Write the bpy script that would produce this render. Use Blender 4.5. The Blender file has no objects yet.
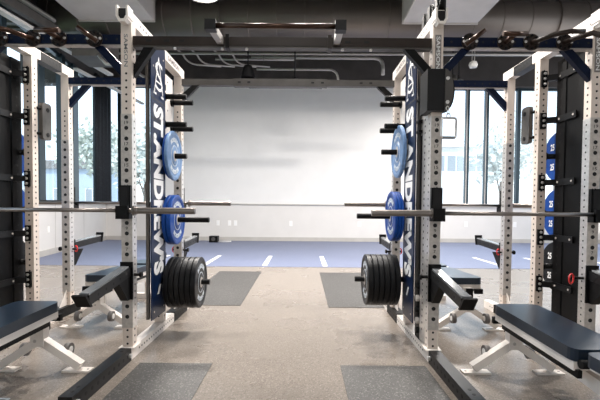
import bpy, bmesh, math, random
from mathutils import Vector, Matrix, Euler
random.seed(7)
PI = math.pi
C = bpy.context.scene.collection
H = 1.155

# ------------------------------------------------------------------ materials
MATS = {}
def mat(name, col, rough=0.5, metal=0.0, noise=None, bump=None, emit=None, coat=0.0, spec=None, alpha=None):
    m = bpy.data.materials.new(name); m.use_nodes = True
    nt = m.node_tree; b = nt.nodes['Principled BSDF']
    b.inputs['Base Color'].default_value = (*col, 1)
    b.inputs['Roughness'].default_value = rough
    b.inputs['Metallic'].default_value = metal
    if coat: b.inputs['Coat Weight'].default_value = coat; b.inputs['Coat Roughness'].default_value = 0.2
    if spec is not None: b.inputs['Specular IOR Level'].default_value = spec
    tc = nt.nodes.new('ShaderNodeTexCoord')
    if noise:
        scale, amt, detail = noise
        n = nt.nodes.new('ShaderNodeTexNoise'); n.inputs['Scale'].default_value = scale
        n.inputs['Detail'].default_value = detail
        nt.links.new(tc.outputs['Object'], n.inputs['Vector'])
        r = nt.nodes.new('ShaderNodeValToRGB')
        r.color_ramp.elements[0].position = 0.35; r.color_ramp.elements[1].position = 0.65
        r.color_ramp.elements[0].color = (*[c*(1-amt) for c in col], 1)
        r.color_ramp.elements[1].color = (*[min(1, c*(1+amt)) for c in col], 1)
        nt.links.new(n.outputs['Fac'], r.inputs['Fac'])
        nt.links.new(r.outputs['Color'], b.inputs['Base Color'])
    if bump:
        scale, st = bump
        n2 = nt.nodes.new('ShaderNodeTexNoise'); n2.inputs['Scale'].default_value = scale
        nt.links.new(tc.outputs['Object'], n2.inputs['Vector'])
        bp = nt.nodes.new('ShaderNodeBump'); bp.inputs['Strength'].default_value = st
        nt.links.new(n2.outputs['Fac'], bp.inputs['Height'])
        nt.links.new(bp.outputs['Normal'], b.inputs['Normal'])
    if emit:
        b.inputs['Emission Color'].default_value = (*emit[0], 1); b.inputs['Emission Strength'].default_value = emit[1]
    MATS[name] = m
    return m
mat('white_paint', (0.82, 0.765, 0.715), 0.35, noise=(6, .03, 2))
mat('cream_warm_lit', (0.70, 0.615, 0.55), 0.38, noise=(6, .03, 2))  # off-white post paint, deepened to carry the lamp's warm cast
mat('navy_paint', (0.0025, 0.007, 0.026), 0.38, spec=.15, noise=(5, .1, 2))
mat('banner_navy', (0.003, 0.013, 0.048), 0.34, spec=.22, noise=(5, .08, 2))
mat('black_paint', (0.004, 0.004, 0.0045), 0.42, spec=.16, noise=(8, .15, 2))
mat('charcoal_paint', (0.008, 0.008, 0.009), 0.38, spec=.25, noise=(8, .1, 2))
mat('bronze_paint', (0.024, 0.016, 0.013), 0.36, spec=.3, noise=(8, .1, 2))
mat('grip_warm_glint', (0.055, 0.028, 0.018), 0.28, metal=.6, noise=(8, .1, 2))  # dark grip tubes with the lamps' orange glints mixed into the colour
mat('chrome', (0.74, 0.72, 0.70), 0.30, metal=.8, noise=(40, .08, 2))
mat('steel', (0.50, 0.465, 0.435), 0.40, metal=.15, noise=(40, .1, 2))
mat('bar_steel', (0.27, 0.245, 0.228), 0.34, metal=1.0, bump=(900, .05))
mat('grey_steel', (0.075, 0.07, 0.066), 0.42, metal=0.3, noise=(10, .1, 2))
mat('hole_black', (0.004, 0.004, 0.005), 0.7)
mat('print_black', (0.02, 0.02, 0.02), 0.6)
mat('badge', (0.22, 0.20, 0.19), 0.4, metal=.3)
mat('rubber_black', (0.004, 0.0045, 0.006), 0.42, spec=.28, noise=(60, .2, 3))
mat('rubber_blue', (0.003, 0.052, 0.27), 0.42, spec=.25, noise=(60, .1, 3))
mat('rubber_paleblue', (0.13, 0.24, 0.44), 0.45, noise=(30, .12, 3))
mat('plate_print', (0.62, 0.68, 0.74), 0.5)
mat('pad_navy', (0.004, 0.014, 0.030), 0.30, spec=.5, bump=(300, .08), noise=(6, .08, 3))
mat('letter_white', (0.85, 0.85, 0.85), 0.45)
mat('red', (0.65, 0.02, 0.02), 0.35)
mat('wheel_grey', (0.13, 0.12, 0.115), 0.5)
mat('lip_rubber', (0.20, 0.21, 0.22), 0.22)
mat('wall_low', (0.70, 0.68, 0.655), 0.7, noise=(2, .02, 3), bump=(150, .03))
mat('wall_up', (0.78, 0.775, 0.765), 0.6, noise=(2, .015, 3))
mat('base_grey', (0.48, 0.46, 0.43), 0.5, noise=(3, .05, 2))
mat('ceil_dark', (0.060, 0.053, 0.050), 0.8, noise=(3, .15, 3))
mat('steel_dark', (0.085, 0.078, 0.073), 0.6, noise=(4, .15, 3))
mat('duct_light', (0.50, 0.47, 0.445), 0.55, noise=(1.5, .10, 3))
mat('conduit', (0.40, 0.38, 0.36), 0.4, metal=.5)
mat('beam_light', (0.62, 0.61, 0.59), 0.5, noise=(3, .06, 3))
mat('frame_dark', (0.022, 0.040, 0.052), 0.35, metal=.3)
mat('drape_dark', (0.020, 0.024, 0.030), 0.8, noise=(20, .2, 3))
mat('outlet', (0.88, 0.87, 0.85), 0.4)
mat('lamp_glow', (1, 1, 1), 0.5, emit=((1, .97, .92), 22))
mat('grass', (0.20, 0.26, 0.12), 0.9, noise=(2, .3, 4))
mat('paving', (0.62, 0.60, 0.57), 0.85, noise=(2, .1, 4))
mat('bark', (0.16, 0.12, 0.09), 0.9, noise=(12, .3, 4))
mat('leaf', (0.52, 0.54, 0.47), 0.8, noise=(3, .2, 4))  # both leaf colours are whitened to look blown out by daylight
mat('leaf_pale', (0.66, 0.66, 0.60), 0.8, noise=(3, .2, 4))
mat('stucco', (0.74, 0.72, 0.70), 0.8, noise=(1, .03, 4))
mat('stucco_blue', (0.46, 0.52, 0.60), 0.8, noise=(1, .04, 4))
mat('roof_grey', (0.25, 0.23, 0.22), 0.8, noise=(6, .15, 4))
mat('pane_dark', (0.34, 0.36, 0.38), 0.3)

def round_duct_mat():
    m = mat('duct_dark', (0.105, 0.093, 0.086), 0.42, metal=.4)
    nt = m.node_tree; b = nt.nodes['Principled BSDF']
    tc = nt.nodes.new('ShaderNodeTexCoord'); n = nt.nodes.new('ShaderNodeTexNoise'); n.inputs['Scale'].default_value = 1.3
    n.inputs['Detail'].default_value = 5
    nt.links.new(tc.outputs['Object'], n.inputs['Vector'])
    r = nt.nodes.new('ShaderNodeValToRGB')
    r.color_ramp.elements[0].color = (.105, .090, .081, 1); r.color_ramp.elements[1].color = (.165, .143, .129, 1)
    nt.links.new(n.outputs['Fac'], r.inputs['Fac']); nt.links.new(r.outputs['Color'], b.inputs['Base Color'])
round_duct_mat()

def speckle(name, base, dark, light, rough, scale=140):
    m = bpy.data.materials.new(name); m.use_nodes = True; nt = m.node_tree; b = nt.nodes['Principled BSDF']
    tc = nt.nodes.new('ShaderNodeTexCoord')
    v = nt.nodes.new('ShaderNodeTexVoronoi'); v.inputs['Scale'].default_value = scale
    nt.links.new(tc.outputs['Object'], v.inputs['Vector'])
    r = nt.nodes.new('ShaderNodeValToRGB'); r.color_ramp.interpolation = 'CONSTANT'
    e = r.color_ramp.elements; e[0].position = 0; e[0].color = (*dark, 1)
    e[1].position = .22; e[1].color = (*base, 1)
    x = e.new(.74); x.color = (*light, 1); y = e.new(.86); y.color = (*base, 1)
    nt.links.new(v.outputs['Color'], r.inputs['Fac'])
    n = nt.nodes.new('ShaderNodeTexNoise'); n.inputs['Scale'].default_value = 1.1; n.inputs['Detail'].default_value = 6
    nt.links.new(tc.outputs['Object'], n.inputs['Vector'])
    mr = nt.nodes.new('ShaderNodeMapRange'); mr.inputs['To Min'].default_value = .88; mr.inputs['To Max'].default_value = 1.1
    nt.links.new(n.outputs['Fac'], mr.inputs['Value'])
    mx = nt.nodes.new('ShaderNodeMix'); mx.data_type = 'RGBA'; mx.blend_type = 'MULTIPLY'; mx.inputs['Factor'].default_value = 1
    nt.links.new(r.outputs['Color'], mx.inputs[6]); nt.links.new(mr.outputs['Result'], mx.inputs[7])
    nt.links.new(mx.outputs[2], b.inputs['Base Color'])
    mr2 = nt.nodes.new('ShaderNodeMapRange'); mr2.inputs['To Min'].default_value = rough; mr2.inputs['To Max'].default_value = rough+.03
    nt.links.new(n.outputs['Fac'], mr2.inputs['Value']); nt.links.new(mr2.outputs['Result'], b.inputs['Roughness'])
    bp = nt.nodes.new('ShaderNodeBump'); bp.inputs['Strength'].default_value = .06; bp.inputs['Distance'].default_value = .002
    nt.links.new(v.outputs['Distance'], bp.inputs['Height']); nt.links.new(bp.outputs['Normal'], b.inputs['Normal'])
    MATS[name] = m
speckle('floor_rubber', (.205, .176, .150), (.130, .110, .094), (.30, .265, .235), .26)
speckle('mat_rubber', (.060, .058, .056), (.035, .035, .035), (.14, .135, .13), .52)
speckle('turf_blue', (.155, .18, .275), (.125, .15, .235), (.19, .215, .31), .55)

# thin clear glass
g = bpy.data.materials.new('glass'); g.use_nodes = True; nt = g.node_tree
for n in list(nt.nodes): nt.nodes.remove(n)
out = nt.nodes.new('ShaderNodeOutputMaterial'); mixs = nt.nodes.new('ShaderNodeMixShader')
tr = nt.nodes.new('ShaderNodeBsdfTransparent'); tr.inputs['Color'].default_value = (.93, .97, .98, 1)
gl = nt.nodes.new('ShaderNodeBsdfGlossy'); gl.inputs['Roughness'].default_value = .03
mixs.inputs['Fac'].default_value = .06
nt.links.new(tr.outputs[0], mixs.inputs[1]); nt.links.new(gl.outputs[0], mixs.inputs[2]); nt.links.new(mixs.outputs[0], out.inputs[0])
MATS['glass'] = g

# ------------------------------------------------------------------ mesh builder
class MB:
    def __init__(s): s.bm = bmesh.new(); s.mats = []; s.prims = []
    def mi(s, m):
        if m not in s.mats: s.mats.append(m)
        return s.mats.index(m)
    def _poly(s, pts, faces, m, smooth=False, prim=False):
        vs = [s.bm.verts.new(p) for p in pts]; k = s.mi(m)
        for f in faces:
            try:
                fc = s.bm.faces.new([vs[i] for i in f]); fc.material_index = k; fc.smooth = smooth
            except ValueError: pass
        if prim: s.prims.append(vs)
        return vs
    def box(s, x0, x1, y0, y1, z0, z1, m):
        p = [(x0,y0,z0),(x1,y0,z0),(x1,y1,z0),(x0,y1,z0),(x0,y0,z1),(x1,y0,z1),(x1,y1,z1),(x0,y1,z1)]
        s._poly(p, [(0,3,2,1),(4,5,6,7),(0,1,5,4),(1,2,6,5),(2,3,7,6),(3,0,4,7)], m, prim=True); return s
    def bar(s, a, b, w, h, m, up=(0,0,1)):            # rectangular bar from a to b, w sideways, h along up
        a = Vector(a); b = Vector(b); d = (b-a).normalized(); side = d.cross(Vector(up)).normalized(); u = side.cross(d).normalized()
        p = []
        for q in (a, b):
            for i, j in ((-1,-1),(1,-1),(1,1),(-1,1)): p.append(q + side*(i*w/2) + u*(j*h/2))
        s._poly(p, [(0,1,2,3),(7,6,5,4),(0,4,5,1),(1,5,6,2),(2,6,7,3),(3,7,4,0)], m, prim=True); return s
    def cyl(s, a, b, r, m, seg=16, r2=None, cap=True):
        a = Vector(a); b = Vector(b); d = (b-a).normalized()
        t = Vector((0,0,1)) if abs(d.z) < .9 else Vector((1,0,0))
        u = d.cross(t).normalized(); v = d.cross(u); r2 = r if r2 is None else r2
        ring = lambda q, rr: [s.bm.verts.new(q + u*math.cos(2*PI*i/seg)*rr + v*math.sin(2*PI*i/seg)*rr) for i in range(seg)]
        A = ring(a, r); B = ring(b, r2); k = s.mi(m)
        for i in range(seg):
            f = s.bm.faces.new((A[i], A[(i+1) % seg], B[(i+1) % seg], B[i])); f.smooth = True; f.material_index = k
        if cap:
            f = s.bm.faces.new(A[::-1]); f.material_index = k; f = s.bm.faces.new(B); f.material_index = k
        return s
    def tube(s, pts, r, m, seg=12):
        pts = [Vector(p) for p in pts]; rings = []; k = s.mi(m); ref = None
        for i, p in enumerate(pts):
            d = (pts[min(i+1, len(pts)-1)] - pts[max(i-1, 0)]).normalized()
            if ref is None:
                t = Vector((0,0,1)) if abs(d.z) < .9 else Vector((1,0,0)); ref = d.cross(t).normalized()
            ref = (ref - d*ref.dot(d)).normalized(); v = d.cross(ref)
            rings.append([s.bm.verts.new(p + ref*math.cos(2*PI*j/seg)*r + v*math.sin(2*PI*j/seg)*r) for j in range(seg)])
        for A, B in zip(rings, rings[1:]):
            for j in range(seg):
                f = s.bm.faces.new((A[j], A[(j+1) % seg], B[(j+1) % seg], B[j])); f.smooth = True; f.material_index = k
        f = s.bm.faces.new(rings[0][::-1]); f.material_index = k; f = s.bm.faces.new(rings[-1]); f.material_index = k
        return s
    def lathe(s, c, axis, prof, m, seg=40):           # prof: (offset along axis, radius), per segment material may be a list
        c = Vector(c); d = Vector(axis).normalized(); t = Vector((0,0,1)) if abs(d.z) < .9 else Vector((1,0,0))
        u = d.cross(t).normalized(); v = d.cross(u); rings = []
        for (h, r) in prof:
            rings.append([s.bm.verts.new(c + d*h + u*math.cos(2*PI*i/seg)*max(r, 1e-4) + v*math.sin(2*PI*i/seg)*max(r, 1e-4)) for i in range(seg)])
        for n, (A, B) in enumerate(zip(rings, rings[1:])):
            k = s.mi(m[n] if isinstance(m, list) else m)
            for i in range(seg):
                f = s.bm.faces.new((A[i], A[(i+1) % seg], B[(i+1) % seg], B[i])); f.material_index = k; f.smooth = False
        return s
    def prism(s, pts, vec, m):                          # planar outline extruded by vec
        pts = [Vector(p) for p in pts]; vec = Vector(vec); n = len(pts)
        faces = [tuple(range(n))[::-1], tuple(range(n, 2*n))] + [(i, (i+1) % n, n+(i+1) % n, n+i) for i in range(n)]
        s._poly(pts + [p+vec for p in pts], faces, m, prim=True); return s
    def disc(s, c, axis, r, m, h=.0012, seg=12):
        c = Vector(c); a = Vector(axis); return s.cyl(c - a*.002, c + a*h, r, m, seg)
    def text(s, body, origin, ex, ey, w, h, m, depth=.002, bold=.02, size=1.0):
        cu = bpy.data.curves.new('t', 'FONT'); cu.body = body; cu.size = 1; cu.extrude = 0; cu.offset = bold
        cu.resolution_u = 3
        o = bpy.data.objects.new('t', cu); C.objects.link(o)
        dg = bpy.context.evaluated_depsgraph_get(); me = bpy.data.meshes.new_from_object(o.evaluated_get(dg))
        xs = [v.co.x for v in me.vertices]; ys = [v.co.y for v in me.vertices]
        x0, x1, y0, y1 = min(xs), max(xs), min(ys), max(ys)
        ex = Vector(ex); ey = Vector(ey); n = ex.cross(ey); k = s.mi(m); origin = Vector(origin)
        vs = [s.bm.verts.new(origin + ex*(((v.co.x-x0)/(x1-x0)-.5)*w) + ey*(((v.co.y-y0)/(y1-y0)-.5)*h) + n*depth) for v in me.vertices]
        for p in me.polygons:
            try:
                f = s.bm.faces.new([vs[i] for i in p.vertices]); f.material_index = k
            except ValueError: pass
        bpy.data.objects.remove(o); bpy.data.meshes.remove(me); bpy.data.curves.remove(cu); return s
    def build(s, name, parent=None, bevel=0.0, recalc=True, org=None):
        if bevel:
            for vs in s.prims:
                es = list({e for v in vs for e in v.link_edges}); ml = min(e.calc_length() for e in es)
                es = [e for e in es if len(e.link_faces) == 2 and e.calc_face_angle(0) > .87]
                if es: bmesh.ops.bevel(s.bm, geom=es, offset=min(bevel, ml*.3), segments=2, affect='EDGES', profile=.5)
        if recalc: bmesh.ops.recalc_face_normals(s.bm, faces=s.bm.faces[:])
        if parent is not None:
            off = Vector(parent.get('_o', (0,0,0)))
        else: off = Vector(org) if org else Vector((0,0,0))
        if off.length: bmesh.ops.translate(s.bm, verts=s.bm.verts[:], vec=-off)
        me = bpy.data.meshes.new(name); s.bm.to_mesh(me); s.bm.free()
        for m in s.mats: me.materials.append(MATS[m])
        o = bpy.data.objects.new(name, me); C.objects.link(o)
        if parent is not None:
            o.parent = parent; o['_o'] = tuple(off)
        else: o.location = off; o['_o'] = tuple(off)
        return o

def thing(name, label, cat, loc=(0,0,0), rz=0, group=None, local=False):
    o = bpy.data.objects.new(name, None); C.objects.link(o); o.empty_display_size = .1
    o.location = loc; o.rotation_euler = (0, 0, rz); o['label'] = label; o['category'] = cat
    if group: o['group'] = group
    o['_o'] = (0,0,0) if local else tuple(loc)
    return o
def tag(o, label, cat, group=None):
    o['label'] = label; o['category'] = cat
    if group: o['group'] = group
    return o
def struct(o): o['kind'] = 'structure'; return o
def dup(root, loc, rz, label, name=None):
    r = root.copy(); C.objects.link(r); r.location = loc; r.rotation_euler = (0, 0, rz); r['label'] = label
    for ch in list(root.children):
        c = ch.copy(); C.objects.link(c); c.parent = r
        for g_ in list(ch.children):
            d = g_.copy(); C.objects.link(d); d.parent = c
    return r

# ------------------------------------------------------------------ room shell
FW = 13.0                                    # far wall
def lwx(y): return -5.65 - .1636*(y-8.6)     # left wall line
ZC = 6.0
struct(MB().box(-9, 10.2, -3.2, FW+.2, -.1, 0, 'floor_rubber').build('floor'))
cb = MB().box(-9, 10.2, -3.2, FW+.2, ZC, ZC+.1, 'ceil_dark')
for i in range(46):                          # deck ribs
    y = -2.5 + i*.34
    cb.box(-8.9, 10.1, y, y+.10, ZC-.05, ZC, 'ceil_dark')
struct(cb.build('ceiling'))
for i, y in enumerate((2.0, 4.6, 7.1, 9.8, 11.6)):   # open web joists
    b = MB(); b.box(-7.5, 10.0, y-.06, y+.06, 5.88, 5.93, 'steel_dark'); b.box(-7.5, 10.0, y-.06, y+.06, 5.50, 5.55, 'steel_dark')
    x = -7.4; k = 0
    while x < 9.7:
        b.cyl((x, y, 5.53 if k % 2 else 5.9), (x+.3, y, 5.9 if k % 2 else 5.53), .012, 'steel_dark', 6); x += .3; k += 1
    if y > 5: struct(b.build('ceiling_joist'))
    else: b.bm.free()
struct(MB().box(-9, 10.2, -3.3, -3.1, 0, ZC, 'wall_up').build('wall_back'))
SILL = 1.19; WT = 5.0
# far wall: sections around two window groups
w = MB()
WL0, WL1, WR0, WR1 = -6.30, -4.86, 4.15, 9.75
w.box(-6.6, 10.2, FW, FW+.2, 0, SILL, 'wall_low')
w.box(WL1, WR0, FW, FW+.2, SILL, WT, 'wall_up')
w.box(-6.6, WL0, FW, FW+.2, SILL, WT, 'frame_dark')
w.box(WR1, 10.2, FW, FW+.2, SILL, WT, 'wall_up')
struct(w.build('wall_far'))
struct(MB().box(-9, 10.2, FW-.15, FW+.2, WT, ZC, 'ceil_dark').build('trim_1'))
struct(MB().box(-4.75, 4.05, FW-.05, FW, SILL-.01, SILL+.02, 'base_grey').build('trim_2'))
struct(MB().box(-6.35, 10.0, FW-.02, FW, 0, .13, 'base_grey').box(-6.35, 10.0, FW-.035, FW-.02, 0, .03, 'base_grey').build('baseboard_far'))
struct(MB().box(9.9, 10.1, -3.2, FW+.1, 0, SILL, 'wall_low').box(9.9, 10.1, -3.2, 0, SILL, WT, 'wall_up').box(9.9, 10.1, -3.2, FW+.1, WT, ZC, 'ceil_dark').build('wall_right'))

def window_far(name, x0, x1, mull, sash=()):
    b = MB(); f = 'frame_dark'; y0, y1 = FW+.02, FW+.12
    b.box(x0, x1, y0, y1, WT-.07, WT, f); b.box(x0-.0, x1, FW-.06, y1, SILL-.04, SILL+.03, 'base_grey')
    b.box(x0, x0+.06, y0, y1, SILL, WT, f); b.box(x1-.06, x1, y0, y1, SILL, WT, f)
    for x in mull: b.box(x-.055, x+.055, y0-.03, y1, SILL, WT, f)
    for x in sash: b.box(x-.015, x+.015, y0-.035, y0-.03, SILL, WT, 'steel')
    b.box(x0, x1, FW+.06, FW+.066, SILL, WT, 'glass')
    struct(b.build(name))
window_far('window_1', WR0, WR1, (5.33, 5.95, 6.98, 7.75, 8.75), (5.30, 5.92))
window_far('window_2', WL0, WL1, (-5.92, ), ())

# left wall runs at a slight angle; windows from sill to 4.75
LT = 4.75
def lbar(b, ya, yb, z0, z1, t0, t1, m):      # slab following the left wall, from t0 to t1 outward
    p = [(lwx(ya)-t0, ya, z0), (lwx(yb)-t0, yb, z0), (lwx(yb)-t1, yb, z0), (lwx(ya)-t1, ya, z0)]
    b.prism(p, (0, 0, z1-z0), m)
YN = -3.15
b = MB(); lbar(b, YN, FW+.1, 0, SILL-.02, 0, .2, 'wall_low'); lbar(b, YN, FW+.1, LT, ZC, -.02, .2, 'ceil_dark')
for yy in (6.2, 7.6, 9.35, 11.1): lbar(b, yy, yy+.02, 0, SILL-.02, -.002, .0, 'base_grey')
struct(b.build('wall_left'))
b = MB(); lbar(b, YN, FW, 0, .13, -.02, 0, 'base_grey'); struct(b.build('baseboard_left'))
b = MB(); lbar(b, YN, FW, SILL-.03, SILL+.03, -.06, .12, 'base_grey')
lbar(b, YN, FW, LT-.08, LT, 0, .1, 'frame_dark')
for (yc, hw) in ((3, .08), (4.5, .08), (6.0, .08), (7.3, .08), (8.68, .13), (9.78, .10), (10.5, .16), (12.2, .07), (12.5, .07), (12.85, .12)):
    lbar(b, yc-hw, yc+hw, SILL, LT, -.05, .1, 'frame_dark')
lbar(b, YN, FW, SILL, LT, .05, .056, 'glass')
struct(b.build('window_3'))
# stacked dark drape in the left corner
b = MB(); pts = []
n = 46
for i in range(n+1):
    t = i/n; y = 11.55 + t*1.25; x = lwx(y) + .17 + .07*math.sin(i*1.35)
    pts.append((x, y))
k = b.mi('drape_dark'); lo = [b.bm.verts.new((x, y, 1.24)) for x, y in pts]; hi = [b.bm.verts.new((x, y, 4.9)) for x, y in pts]
for i in range(n):
    f = b.bm.faces.new((lo[i], lo[i+1], hi[i+1], hi[i])); f.smooth = True; f.material_index = k
o = b.build('window_drape'); so = o.modifiers.new('s', 'SOLIDIFY'); so.thickness = .012
tag(o, 'dark floor-to-ceiling drape gathered in folds in the left corner by the windows', 'curtain')
# ------------------------------------------------------------------ floor inlays
def slab(name, x0, x1, y0, y1, m, label, cat, t=.004, group=None):
    o = MB().box(x0, x1, y0, y1, 0, t, m).build(name, org=((x0+x1)/2, (y0+y1)/2, 0)); return tag(o, label, cat, group)
slab('platform_mat', -1.17, -.645, .6, 2.88, 'mat_rubber', 'dark speckled rubber mat inlay along the near left rack, in front of it', 'mat', group='dark rubber floor mats')
slab('platform_mat', .285, .90, .6, 2.86, 'mat_rubber', 'dark speckled rubber mat inlay along the near right rack, in front of it', 'mat', group='dark rubber floor mats')
slab('platform_mat', -1.43, -.70, 4.57, 6.95, 'mat_rubber', 'dark grey mat inlay behind the left rack, near the blue strip', 'mat', group='dark rubber floor mats')
slab('platform_mat', .31, 1.05, 4.52, 6.90, 'mat_rubber', 'dark grey mat inlay behind the right rack, near the blue strip', 'mat', group='dark rubber floor mats')
turf = thing('turf_strip', 'wide blue turf strip with white tick lines along the far wall', 'turf', (0, 7.5, 0))
tb = MB(); tb.prism([(lwx(7.5)+.03, 7.5, 0), (9.88, 7.5, 0), (9.88, FW-.04, 0), (lwx(FW)+.05, FW-.04, 0)], (0, 0, .005), 'turf_blue'); tb.build('turf', turf)
for i in range(-3, 7):
    x = .45 + 1.16*i
    o = MB().box(x-.045, x+.045, 7.62, 9.1, .004, .008, 'letter_white').build('tick_line', turf)
# partial outline mark on the floor at the lower left
b = MB(); gx, gy = -1.84, 2.33
for (a, c) in (((0,0),(.12,0)), ((.12,0),(.06,-.22)), ((.0,-.045),(.075,-.045)), ((.075,-.045),(.03,-.22)), ((0,0),(-.3,0))):
    b.bar((gx+a[0], gy+a[1], .002), (gx+c[0], gy+c[1], .002), .012, .003, 'plate_print')
tag(b.build('floor_emblem', org=(gx, gy, 0)), 'pale outlined emblem printed on the floor at the lower left corner', 'floor marking')

# ------------------------------------------------------------------ outlets
def outlet(x, z, label, y=FW, side=False):
    t = thing('wall_outlet', label, 'outlet', (x, y, z), 0, 'white wall outlets')
    if side:
        MB().box(x, x+.01, y-.04, y+.04, z-.07, z+.07, 'outlet').build('cover_plate', t)
        MB().box(x+.01, x+.013, y-.015, y+.015, z-.045, z+.045, 'letter_white').build('socket', t)
    else:
        MB().box(x-.05, x+.05, y-.012, y, z-.085, z+.085, 'outlet').build('cover_plate', t)
        MB().box(x-.02, x+.02, y-.016, y-.012, z-.05, z+.05, 'letter_white').build('socket', t)
X = lambda px: (px-302)*FW/400
outlet(X(218), .58, 'white wall outlet above the black box on the floor', FW)
outlet(X(229.5), .58, 'left one of two close-set white wall outlets on the far wall', FW)
outlet(X(235.5), .58, 'right one of two close-set white wall outlets on the far wall', FW)
outlet(X(291), .58, 'lone white outlet near the middle of the far wall', FW)
outlet(X(359.5), .58, 'white wall outlet just left of the right blue plates on the far wall', FW)
outlet(X(466), .60, 'white wall outlet under the right windows, left of the rear post', FW)
outlet(X(515), .60, 'white wall outlet under the right windows, right of the rear post', FW)
outlet(lwx(9.0)+.001, .58, 'white outlet on the left wall between the posts of the left rack', 9.0, True)

# black device on the floor
t = thing('floor_box', 'small black cubic device with a cable on the blue strip by the far wall', 'device', (-2.72, 12.4, .005))
MB().box(-2.86, -2.60, 12.3, 12.55, .005, .20, 'black_paint').build('body', t, .01)
MB().cyl((-2.73, 12.3, .11), (-2.73, 12.29, .11), .06, 'grey_steel', 20).build('speaker_cone', t)
MB().tube([(-2.6, 12.45, .02), (-2.4, 12.42, .015), (-2.22, 12.5, .015), (-2.25, 12.7, .015), (-2.7, 12.85, .015)], .012, 'outlet', 8).build('cable', t)

# ------------------------------------------------------------------ racks
YF, YM, YR = 2.96, 3.61, 4.17
PW = .0762
ZT = 2.48                                     # post top
def holes_small(b, x, y0, side, z0, z1, front=True):
    z = z0
    while z < z1:
        if front: b.disc((x, y0, z), (0, -1, 0), .0085, 'hole_black', seg=8)
        if side: b.disc((x + side*PW/2, y0+PW/2, z), (side, 0, 0), .0085, 'hole_black', seg=8)
        z += .0508
def upright(root, x, y, side, strip=True, name='upright', flip=False):
    b = MB(); b.box(x-PW/2, x+PW/2, y, y+PW, .09, ZT, 'cream_warm_lit'); h = b
    if strip:
        holes_small(h, x, y, 0, .115, .26); holes_small(h, x, y, 0, 1.86, 2.14); holes_small(h, x, y, side, .115, 2.4, False)
    else: holes_small(h, x, y, side, .14, 2.42)
    o = b.build(name, root, .004)
    if strip:
        s = MB(); z0, z1 = .235, 1.82
        s.box(x-PW/2-.002, x+PW/2+.002, y-.0035, y+.003, z0, z1, 'steel')
        for sd in (-1, 1): s.box(x+sd*(PW/2+.0015)-.0015, x+sd*(PW/2+.0015)+.0015, y, y+PW, z0, z1, 'chrome')
        k = 0
        z = .979 + .0777*(-8.5)
        while z < z1-.02:
            if z > z0+.03: s.disc((x, y-.0035, z), (0, -1, 0), .0150, 'hole_black', seg=16)
            z += .0777
        if y == YF:
            for n in range(3, 20, 2):
                zz = .979 + (n-9)*.0777
                s.text(str(n), (x, y-.0035, zz), (1, 0, 0), (0, 0, 1), .030 if n > 9 else .016, .024, 'print_black', .001, .01)
        z = .3
        while z < z1:
            s.disc((x+side*(PW/2+.003), y+PW/2, z), (side, 0, 0), .007, 'hole_black', seg=8); z += .0508
        s.build('numbered_steel_strip', o)
    return o
def gusset(root, xa, za, xb, zb, y0, y1, m):
    # diagonal brace between (xa,za) on the post and (xb,zb) on the beam
    b = MB(); w_ = .06
    d = Vector((xb-xa, 0, zb-za)).normalized()
    b.prism([(xa, y0, za), (xa, y0, za+.085), (xb-math.copysign(.075, xb-xa), y0, zb), (xb, y0, zb)], (0, y1-y0, 0), m)
    return b.build('gusset', root, .002)
def jcup(root, x, y, z, dirn):               # dirn -1: opens toward the camera
    b = MB(); s = dirn
    b.box(x-.040, x+.040, min(y, y+s*.03), max(y, y+s*.03), z-.02, z+.17, 'black_paint')
    b.box(x-.043, x+.043, min(y, y+s*.085), max(y, y+s*.085), z-.075, z-.018, 'black_paint')
    b.box(x-.043, x+.043, min(y+s*.062, y+s*.09), max(y+s*.062, y+s*.09), z-.075, z+.02, 'black_paint')
    o = b.build('bar_hook', root, .006)
    MB().box(x-.030, x+.030, min(y+s*.03, y+s*.036), max(y+s*.03, y+s*.036), z-.015, z+.16, 'charcoal_paint').build('hook_pad', o)
    return o
def torus(b, c, ax, R, r, m, n=22, sx=1.0):
    c = Vector(c); d = Vector(ax).normalized(); t = Vector((0,0,1)); u = d.cross(t).normalized(); v = d.cross(u)
    pts = [c + u*math.cos(2*PI*i/n)*R*sx + v*math.sin(2*PI*i/n)*R for i in range(n+1)]
    return b.tube(pts, r, m, 8)
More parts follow.
